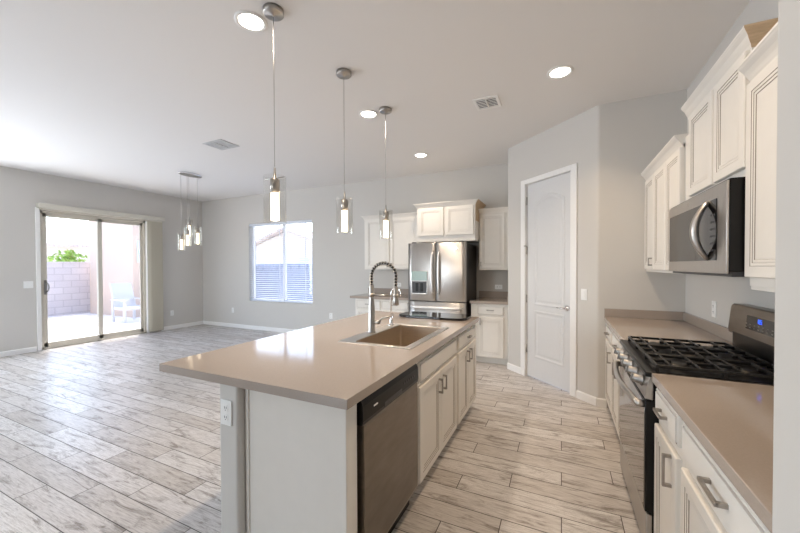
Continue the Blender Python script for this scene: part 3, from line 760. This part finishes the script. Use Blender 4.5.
m = MB(); m.box((.366, ra - .006, .890), (.935, rb + .006, .914), .006); m.box((.41, ra + .012, .9135), (.925, rb - .012, .916))
m.build('cooktop', M['black'], t, True)
yc = (ra + rb) / 2
for (bx, by, br) in ((.53, ra + .15, .045), (.53, rb - .15, .05), (.79, ra + .15, .038), (.79, rb - .15, .038), (.66, yc, .05)):
    MB().lathe([(br + .02, .915), (br + .018, .920), (br, .924), (br - .002, .932), (br - .01, .935), (0, .935)], (bx, by, 0), seg=20).build('burner', M['iron'], t, True)
gw = (rb - ra - .03) / 3
for g in range(3):
    y0 = ra + .015 + g * gw + .003; y1 = y0 + gw - .006; m = MB()
    def bar(a, b, wdt=.011, z0=.934, z1=.948):
        if abs(a[0] - b[0]) > abs(a[1] - b[1]): m.box((a[0], a[1] - wdt / 2, z0), (b[0], b[1] + wdt / 2, z1), .002)
        else: m.box((a[0] - wdt / 2, a[1], z0), (b[0] + wdt / 2, b[1], z1), .002)
    X0, X1 = .418, .918
    bar((X0, y0 + .006), (X1, y0 + .006)); bar((X0, y1 - .006), (X1, y1 - .006))
    bar((X0, y0), (X0, y1)); bar((X1, y0), (X1, y1)); bar(((X0 + X1) / 2, y0), ((X0 + X1) / 2, y1))
    for xm in (.53, .79):
        bar((xm - .055, y0), (xm - .055, y1)); bar((xm + .055, y0), (xm + .055, y1))
    ym = (y0 + y1) / 2
    bar((X0, ym), (.50, ym)); bar((.56, ym), (.76, ym)); bar((.82, ym), (X1, ym))
    for x in (X0, X1, .668):
        for y in (y0 + .006, y1 - .006): m.box((x - .007, y - .007, .915), (x + .007, y + .007, .936))
    m.build('grate', M['iron'], t, True)
# backguard with rounded ends
m = MB(); poly = rrect(ra - .06 + .0, rb + .075, 1.005, 1.185, .03)
def bgx(z, d): return .955 + (z - 1.0) * .10 + d
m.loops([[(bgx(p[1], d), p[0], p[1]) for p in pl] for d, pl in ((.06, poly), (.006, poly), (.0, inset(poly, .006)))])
bgd = m.build('backguard', M['steelh'], t, True)
MB().box((.955, ra + .0, .90), (1.012, rb - .0, 1.02), .004).build('backguard_riser', M['black'], t, True)
dz0, dz1 = 1.062, 1.138
dsp = MB(); dsp.loops([[(bgx(z, d), y, z) for y, z in ((ra + .13, dz0), (rb - .155, dz0), (rb - .155, dz1), (ra + .13, dz1))] for d in (.01, -.003)])
dp2 = dsp.build('display', M['blackglass'], bgd, True)
m = MB()
yy = 2.505
for k, sg in enumerate(('bc', 'abcdefg', 'acdfg')):
    y = yy - k * .017; z0 = 1.108; hh = .020; ww = .010
    seg = {'a': ((y, z0 + hh), (y - ww, z0 + hh)), 'g': ((y, z0 + hh / 2), (y - ww, z0 + hh / 2)), 'd': ((y, z0), (y - ww, z0)), 'f': ((y, z0 + hh / 2), (y, z0 + hh)), 'e': ((y, z0), (y, z0 + hh / 2)), 'b': ((y - ww, z0 + hh / 2), (y - ww, z0 + hh)), 'c': ((y - ww, z0), (y - ww, z0 + hh / 2))}
    for c_ in sg:
        (ya, za), (yb, zb) = seg[c_]
        m.box((bgx(za, -.0045), min(ya, yb) - .0015, min(za, zb) - .0015), (bgx(za, -.0028), max(ya, yb) + .0015, max(za, zb) + .0015))
m.build('clock_digits', M['blue'], dp2, True)
for k in range(9):
    for r_ in range(2):
        y = rb - .16 - k * .045; z = 1.072 + r_ * .018
        MB().box((bgx(z, -.0045), y - .008, z), (bgx(z, -.0028), y + .004, z + .004)).build('button', M['nickel'], dp2, True)

# ------------------------------------------------------------------ outlets and switches
def plate(name, label, cat, loc, rz, kind='outlet', horiz=False):
    """local x across the plate, -y out of the wall"""
    t = thing(name, label, cat, loc, rz)
    wd, ht = (.115, .072) if horiz else ((.116, .116) if kind == 'switch2' else (.072, .118))
    MB().box((-wd / 2, -.006, -ht / 2), (wd / 2, .0, ht / 2), .002).build('cover_plate', M['plastic'], t)
    if kind == 'outlet':
        for s in (-1, 1):
            cx, cz = (s * .022, 0) if horiz else (0, s * .022)
            o = MB().box((cx - .015, -.0085, cz - .015), (cx + .015, -.005, cz + .015), .003).build('socket', M['plastic'], t)
            m = MB()
            for k in (-1, 1): m.box((cx + k * .006 - .0013, -.0090, cz - .003), (cx + k * .006 + .0013, -.0083, cz + .008))
            m.box((cx - .002, -.0090, cz - .011), (cx + .002, -.0083, cz - .007)); m.build('slot', M['slot'], o)
    else:
        for s in ((-.023, .023) if kind == 'switch2' else (0,)):
            MB().box((s - .0165, -.010, -.034), (s + .0165, -.005, .034), .002).build('rocker', M['plastic'], t)
    return t
plate('wall_outlet', 'white outlet facing forward on the end of the island half wall', 'outlet', (-1.418, 1.109, .742), 0)
plate('wall_outlet', 'white outlet low on the left wall right of the vertical blind', 'outlet', (XL + .001, 4.894, .37), PI / 2)
plate('wall_outlet', 'white outlet low on the back wall near the room corner', 'outlet', (-6.984, YB - .001, .40), 0)
plate('wall_outlet', 'white outlet low on the back wall past the window, near the island edge', 'outlet', (-4.176, YB - .001, .43), 0)
plate('wall_outlet', 'white sideways outlet above the counter left of the refrigerator', 'outlet', (-2.68, YB - .001, 1.085), 0, horiz=True)
plate('wall_outlet', 'white sideways outlet above the small counter right of the refrigerator', 'outlet', (-.905, YB - .001, 1.085), 0, horiz=True)
plate('wall_outlet', 'white outlet on the right wall behind the range corner', 'outlet', (XW - .001, 3.315, 1.095), -PI / 2)
plate('light_switch', 'white double rocker switch on the left wall beside the sliding door', 'switch', (XL + .001, 2.565, 1.135), PI / 2, 'switch2')
sp = PW(1.22, -.001)
plate('light_switch', 'white single rocker switch on the angled wall right of the pantry door', 'switch', (sp[0], sp[1], 1.12), ang, 'switch1')

# ------------------------------------------------------------------ ceiling: recessed lights, vents, pendants, chandelier
def lamp_area(name, loc, size, power, col, parent=None):
    l = bpy.data.lights.new(name, 'AREA'); l.shape = 'DISK'; l.size = size; l.energy = power; l.color = col; l.spread = math.radians(118)
    o = bpy.data.objects.new(name, l); C.objects.link(o)
    o.location = loc
    return o
WARM = (1.0, .82, .64)
def can(label, x, y, power, col=WARM):
    t = thing('recessed_light', label, 'ceiling light', (x, y, H), 0, 'recessed ceiling lights')
    MB().lathe([(.102, 0), (.102, -.004), (.094, -.009), (.080, -.008), (.074, -.002)], (0, 0, 0), seg=32, cap=False).build('trim_ring', M['trim'], t)
    MB().lathe([(.0765, -.0035), (.05, -.0042), (.0, -.0045)], (0, 0, 0), seg=32, cap=False).build('lens', M['lens'], t)
    lamp_area('bulb', (x, y, H - .012), .14, power, col)
CP = 7.6
can('recessed light above the near end of the island, close to the nearest pendant canopy', -1.845, 1.651, CP)
can('recessed light beside the farthest pendant canopy over the island', -1.845, 3.170, CP)
can('small recessed light farthest away, in front of the refrigerator', -1.845, 4.664, CP)
can('recessed light over the aisle between the square vent and the right cabinets', -.014, 3.173, CP * .95, (1.0, .74, .48))
can('added recessed light over the aisle beside the near counter, out of view', -.014, 1.651, CP * .9, (1.0, .74, .48))  # lamp added out of frame to help light the kitchen
def vent(label, x0, x1, y0, y1, mfr, mback, n):
    t = thing('ceiling_vent', label, 'vent', ((x0 + x1) / 2, (y0 + y1) / 2, H))
    m = MB(); b = .028
    for a, c in (((x0, y0, H - .008), (x1, y0 + b, H)), ((x0, y1 - b, H - .008), (x1, y1, H)), ((x0, y0 + b, H - .008), (x0 + b, y1 - b, H)), ((x1 - b, y0 + b, H - .008), (x1, y1 - b, H))): m.box(a, c, .002)
    m.build('vent_frame', mfr, t, True)
    MB().box((x0 + b, y0 + b, H - .002), (x1 - b, y1 - b, H)).build('backing', mback, t, True)
    m = MB()
    for k in range(n):
        y = y0 + b + (y1 - y0 - 2 * b) * (k + .5) / n; s = (y1 - y0 - 2 * b) / n * .10
        m.loops([[(x, y - s, H - .005), (x, y + s, H - .008), (x, y + s, H - .006), (x, y - s, H - .003)] for x in (x0 + b, x1 - b)])
    m.box(((x0 + x1) / 2 - .006, y0 + b, H - .010), ((x0 + x1) / 2 + .006, y1 - b, H - .002))
    m.build('louvers', mfr, t, True)
vent('small white louvered vent with dark gaps in the ceiling before the pantry', -.785, -.545, 3.335, 3.585, M['trim'], M['black'], 6)
vent('pale grey rectangular ceiling vent over the great room, left of the pendants', -4.23, -3.885, 2.985, 3.27, mat('grey_vent', lin(196, 196, 196), .5, noise=.02), mat('vent_shadow_grey', lin(150, 150, 150), .6, noise=.02), 9)
def shade(par, cx, cy, z0, z1, r, bar=True):
    """one glass pendant shade: outer glass, inner lit tube, metal cap"""
    h = z1 - z0; r2 = r * .38
    MB().lathe([(r, z0), (r, z1)], (cx, cy, 0), seg=28, cap=False).build('glass_shade', M['pglass'], par, True)
    MB().lathe([(r2 * .2, z0 + .012), (r2, z0 + .014), (r2, z1 - h * .36), (r2 * .2, z1 - h * .36)], (cx, cy, 0), seg=20).build('lit_tube', M['glow'], par, True)
    m = MB().lathe([(r2 * 1.15, z1 - h * .36), (r2 * 1.15, z1 - .02), (.01, z1 - .012), (.006, z1 + .05), (.002, z1 + .055)], (cx, cy, 0), seg=18)
    if bar: m.tube([(cx - r * 1.15, cy, z1 - .012), (cx + r * 1.15, cy, z1 - .012)], .003, 6)
    m.build('lamp_holder', M['nickel'], par, True)
def pendant(label, x, y, z0, z1):
    t = thing('pendant_light', label, 'pendant light', (x, y, H), 0, 'pendant lights over the island')
    MB().lathe([(.062, H), (.062, H - .028), (.058, H - .032), (.008, H - .034), (.004, H - .045)], (x, y, 0), seg=28).build('canopy', M['nickel'], t, True)
    MB().tube([(x, y, H - .04), (x, y, z1 + .04)], .0022, 6).build('cord', M['nickel'], t, True)
    shade(t, x, y, z0, z1, .068)
    l = bpy.data.lights.new('bulb', 'POINT'); l.energy = 4; l.color = (1, .82, .62); l.shadow_soft_size = .03
    o = bpy.data.objects.new('bulb', l); C.objects.link(o); o.location = (x, y, z0 - .05)
pendant('nearest and largest looking glass pendant, hanging over the near end of the island', -1.635, 1.637, 1.702, 1.992)
pendant('middle glass pendant of the three over the island', -1.632, 2.402, 1.700, 1.992)
pendant('farthest glass pendant over the island, in front of the left wall cabinet', -1.632, 3.147, 1.706, 1.998)
t = thing('pendant_chandelier', 'cluster of four small glass pendants on one oval canopy in the far left room corner', 'chandelier', (-5.82, 3.88, H))
m = MB()
m.loops([[(-5.82 + .12 * s_ * math.cos(a), 3.88 + .20 * s_ * math.sin(a), z) for a in [2 * PI * i / 32 for i in range(32)]] for s_, z in ((.96, H), (1, H - .004), (1, H - .022), (.95, H - .028))], smooth=False)
m.build('canopy', M['chrome'], t, True)
for dx, dy, z0, z1 in ((0, -.165, 1.70, 1.985), (.05, -.09, 1.775, 2.07), (-.06, .012, 1.945, 2.25), (0, .125, 1.81, 2.135)):
    x, y = -5.82 + dx, 3.88 + dy
    MB().tube([(x, y, H - .02), (x, y, z1 + .04)], .0022, 6).build('cord', M['nickel'], t, True)
    shade(t, x, y, z0, z1, .055, False)

# ------------------------------------------------------------------ outside: yard, block walls, neighbours
struct(MB().box((-34, -14, -.25), (-8.19, 34, -.05)).build('yard_left', M['gravel']))
struct(MB().box((-8.19, 5.8, -.25), (14, 34, -.05)).build('yard_back', M['gravel']))
struct(MB().box((-9.0, -5.2, 2.78), (-8.15, 6.4, 2.92)).build('added_eave_left', M['stucco2']))  # unseen overhang added to keep direct sun out of the sliding door
struct(MB().box((-9.0, 5.75, 2.78), (3, 6.4, 2.92)).build('added_eave_back', M['stucco2']))  # unseen overhang added to hold the sun off the back window
m = MB().box((-14.1, -12, -.05), (-13.9, 6.6, 1.545)); m.box((-14.13, -12, 1.545), (-13.87, 6.6, 1.59), .005)
struct(m.build('garden_wall_left', M['block']))
m = MB().box((-13.9, 10.0, -.05), (12, 10.2, 1.43))
struct(m.build('garden_wall_back', M['block_shade']))
m = MB()
for k in range(70):
    x = -13.6 + k * .36; m.lathe([(.13, 9.90), (.13, 10.30)], (x, 0, 1.41), 'Y', 12)
struct(m.build('wall_cap_tiles', M['block_shade']))
def house(label, x0, x1, y0, y1, h, rh, axis, wins, wallm, roofm):
    t = thing('neighbor_house', label, 'house', ((x0 + x1) / 2, (y0 + y1) / 2, -.05))
    MB().box((x0, y0, -.05), (x1, y1, h)).build('wall', wallm, t, True)
    o = .45; m = MB()
    if axis == 'x':   # ridge along x
        ym = (y0 + y1) / 2
        m.loops([[(x, y0 - o, h - .12), (x, ym, h + rh), (x, y1 + o, h - .12), (x, y1 + o, h - .02), (x, ym, h + rh + .12), (x, y0 - o, h - .02)] for x in (x0 - o, x1 + o)])
        g = [[(x, y0, h), (x, ym, h + rh - .05), (x, y1, h)] for x in (x0, x1)]
    else:
        xm = (x0 + x1) / 2
        m.loops([[(x0 - o, y, h - .12), (xm, y, h + rh), (x1 + o, y, h - .12), (x1 + o, y, h - .02), (xm, y, h + rh + .12), (x0 - o, y, h - .02)] for y in (y0 - o, y1 + o)])
        g = [[(x0, y, h), (xm, y, h + rh - .05), (x1, y, h)] for y in (y0, y1)]
    m.build('roof', roofm, t, True)
    MB().loops(g).build('gable', wallm, t, True)
    for a, b in wins: MB().box(a, b, .01).build('window', M['winblue'], t, True)
    return t
house('pale house with a low tiled gable beyond the block wall, seen through the sliding door', -27, -20, 6.6, 15, 2.45, .85, 'y', [((-20.05, 8.6, 1.2), (-19.95, 9.6, 2.1))], M['stucco2'], M['rooftile'])
house('house with a tiled gable roof beyond the garden wall, seen through the back window', -18.6, -10.6, 15.5, 22, 2.2, 1.35, 'y', [((-13.6, 15.44, 1.0), (-12.4, 15.52, 1.9))], M['stucco2'], M['rooftile'])
# tan stucco wing seen through the right half of the sliding door
t = thing('stucco_outbuilding', 'tan stucco outbuilding with a pale blue window seen through the sliding door', 'building', (-12.4, 7.2, -.05))
MB().box((-13.6, 5.74, -.05), (-11.2, 9.4, 3.1)).build('wall', M['stucco'], t, True)
MB().box((-13.75, 5.6, 3.1), (-11.05, 9.6, 3.25)).build('roof', M['rooftile'], t, True)
MB().box((-11.22, 5.84, 1.55), (-11.17, 6.22, 2.2), .008).build('window', M['winblue'], t, True)
# bush in front of the block wall
m = MB(); random.seed(3)
for k in range(420):
    a, b_ = random.uniform(0, 2 * PI), random.uniform(0, PI); r = random.uniform(.15, .5)
    c = Vector((-15.0 + r * math.cos(a) * math.sin(b_), 5.75 + 1.2 * r * math.sin(a) * math.sin(b_), 1.5 + 1.0 * r * math.cos(b_)))
    d = Vector((random.uniform(-1, 1), random.uniform(-1, 1), random.uniform(-.3, 1))).normalized() * .09; s_ = d.orthogonal().normalized() * .035
    m.quad([c - d, c + s_, c + d, c - s_])
t = thing('garden_shrub', 'leafy green shrub showing above the block wall outside the sliding door', 'shrub', (-15.0, 5.75, -.05))
m.build('foliage', M['leafgreen'], t, True)
MB().tube([(-15.0, 5.75, -.05), (-14.98, 5.75, .8), (-15.02, 5.77, 1.4)], [.05, .04, .02]).build('stem', M['rawwood'], t, True)
# white patio chair
t = thing('patio_chair', 'white low patio chair on the gravel outside the right half of the sliding door', 'chair', (-10.6, 5.35, -.05))
MB().box((-10.9, 5.08, .28), (-10.3, 5.62, .36), .01).build('seat', M['whitewood'], t, True)
m = MB(); m.loops([[(-10.86 - .0, y, .34), (-10.80, y, .34), (-11.04, y, .98), (-11.10, y, .98)] for y in (5.10, 5.60)]); m.build('backrest', M['whitewood'], t, True)
for y in (5.08, 5.58): MB().box((-10.95, y - .03, .53), (-10.25, y + .05, .56), .006).build('armrest', M['whitewood'], t, True)
for x in (-10.88, -10.34):
    for y in (5.08, 5.58): MB().box((x - .03, y - .02, -.05), (x + .03, y + .03, .54), .004).build('leg', M['whitewood'], t, True)
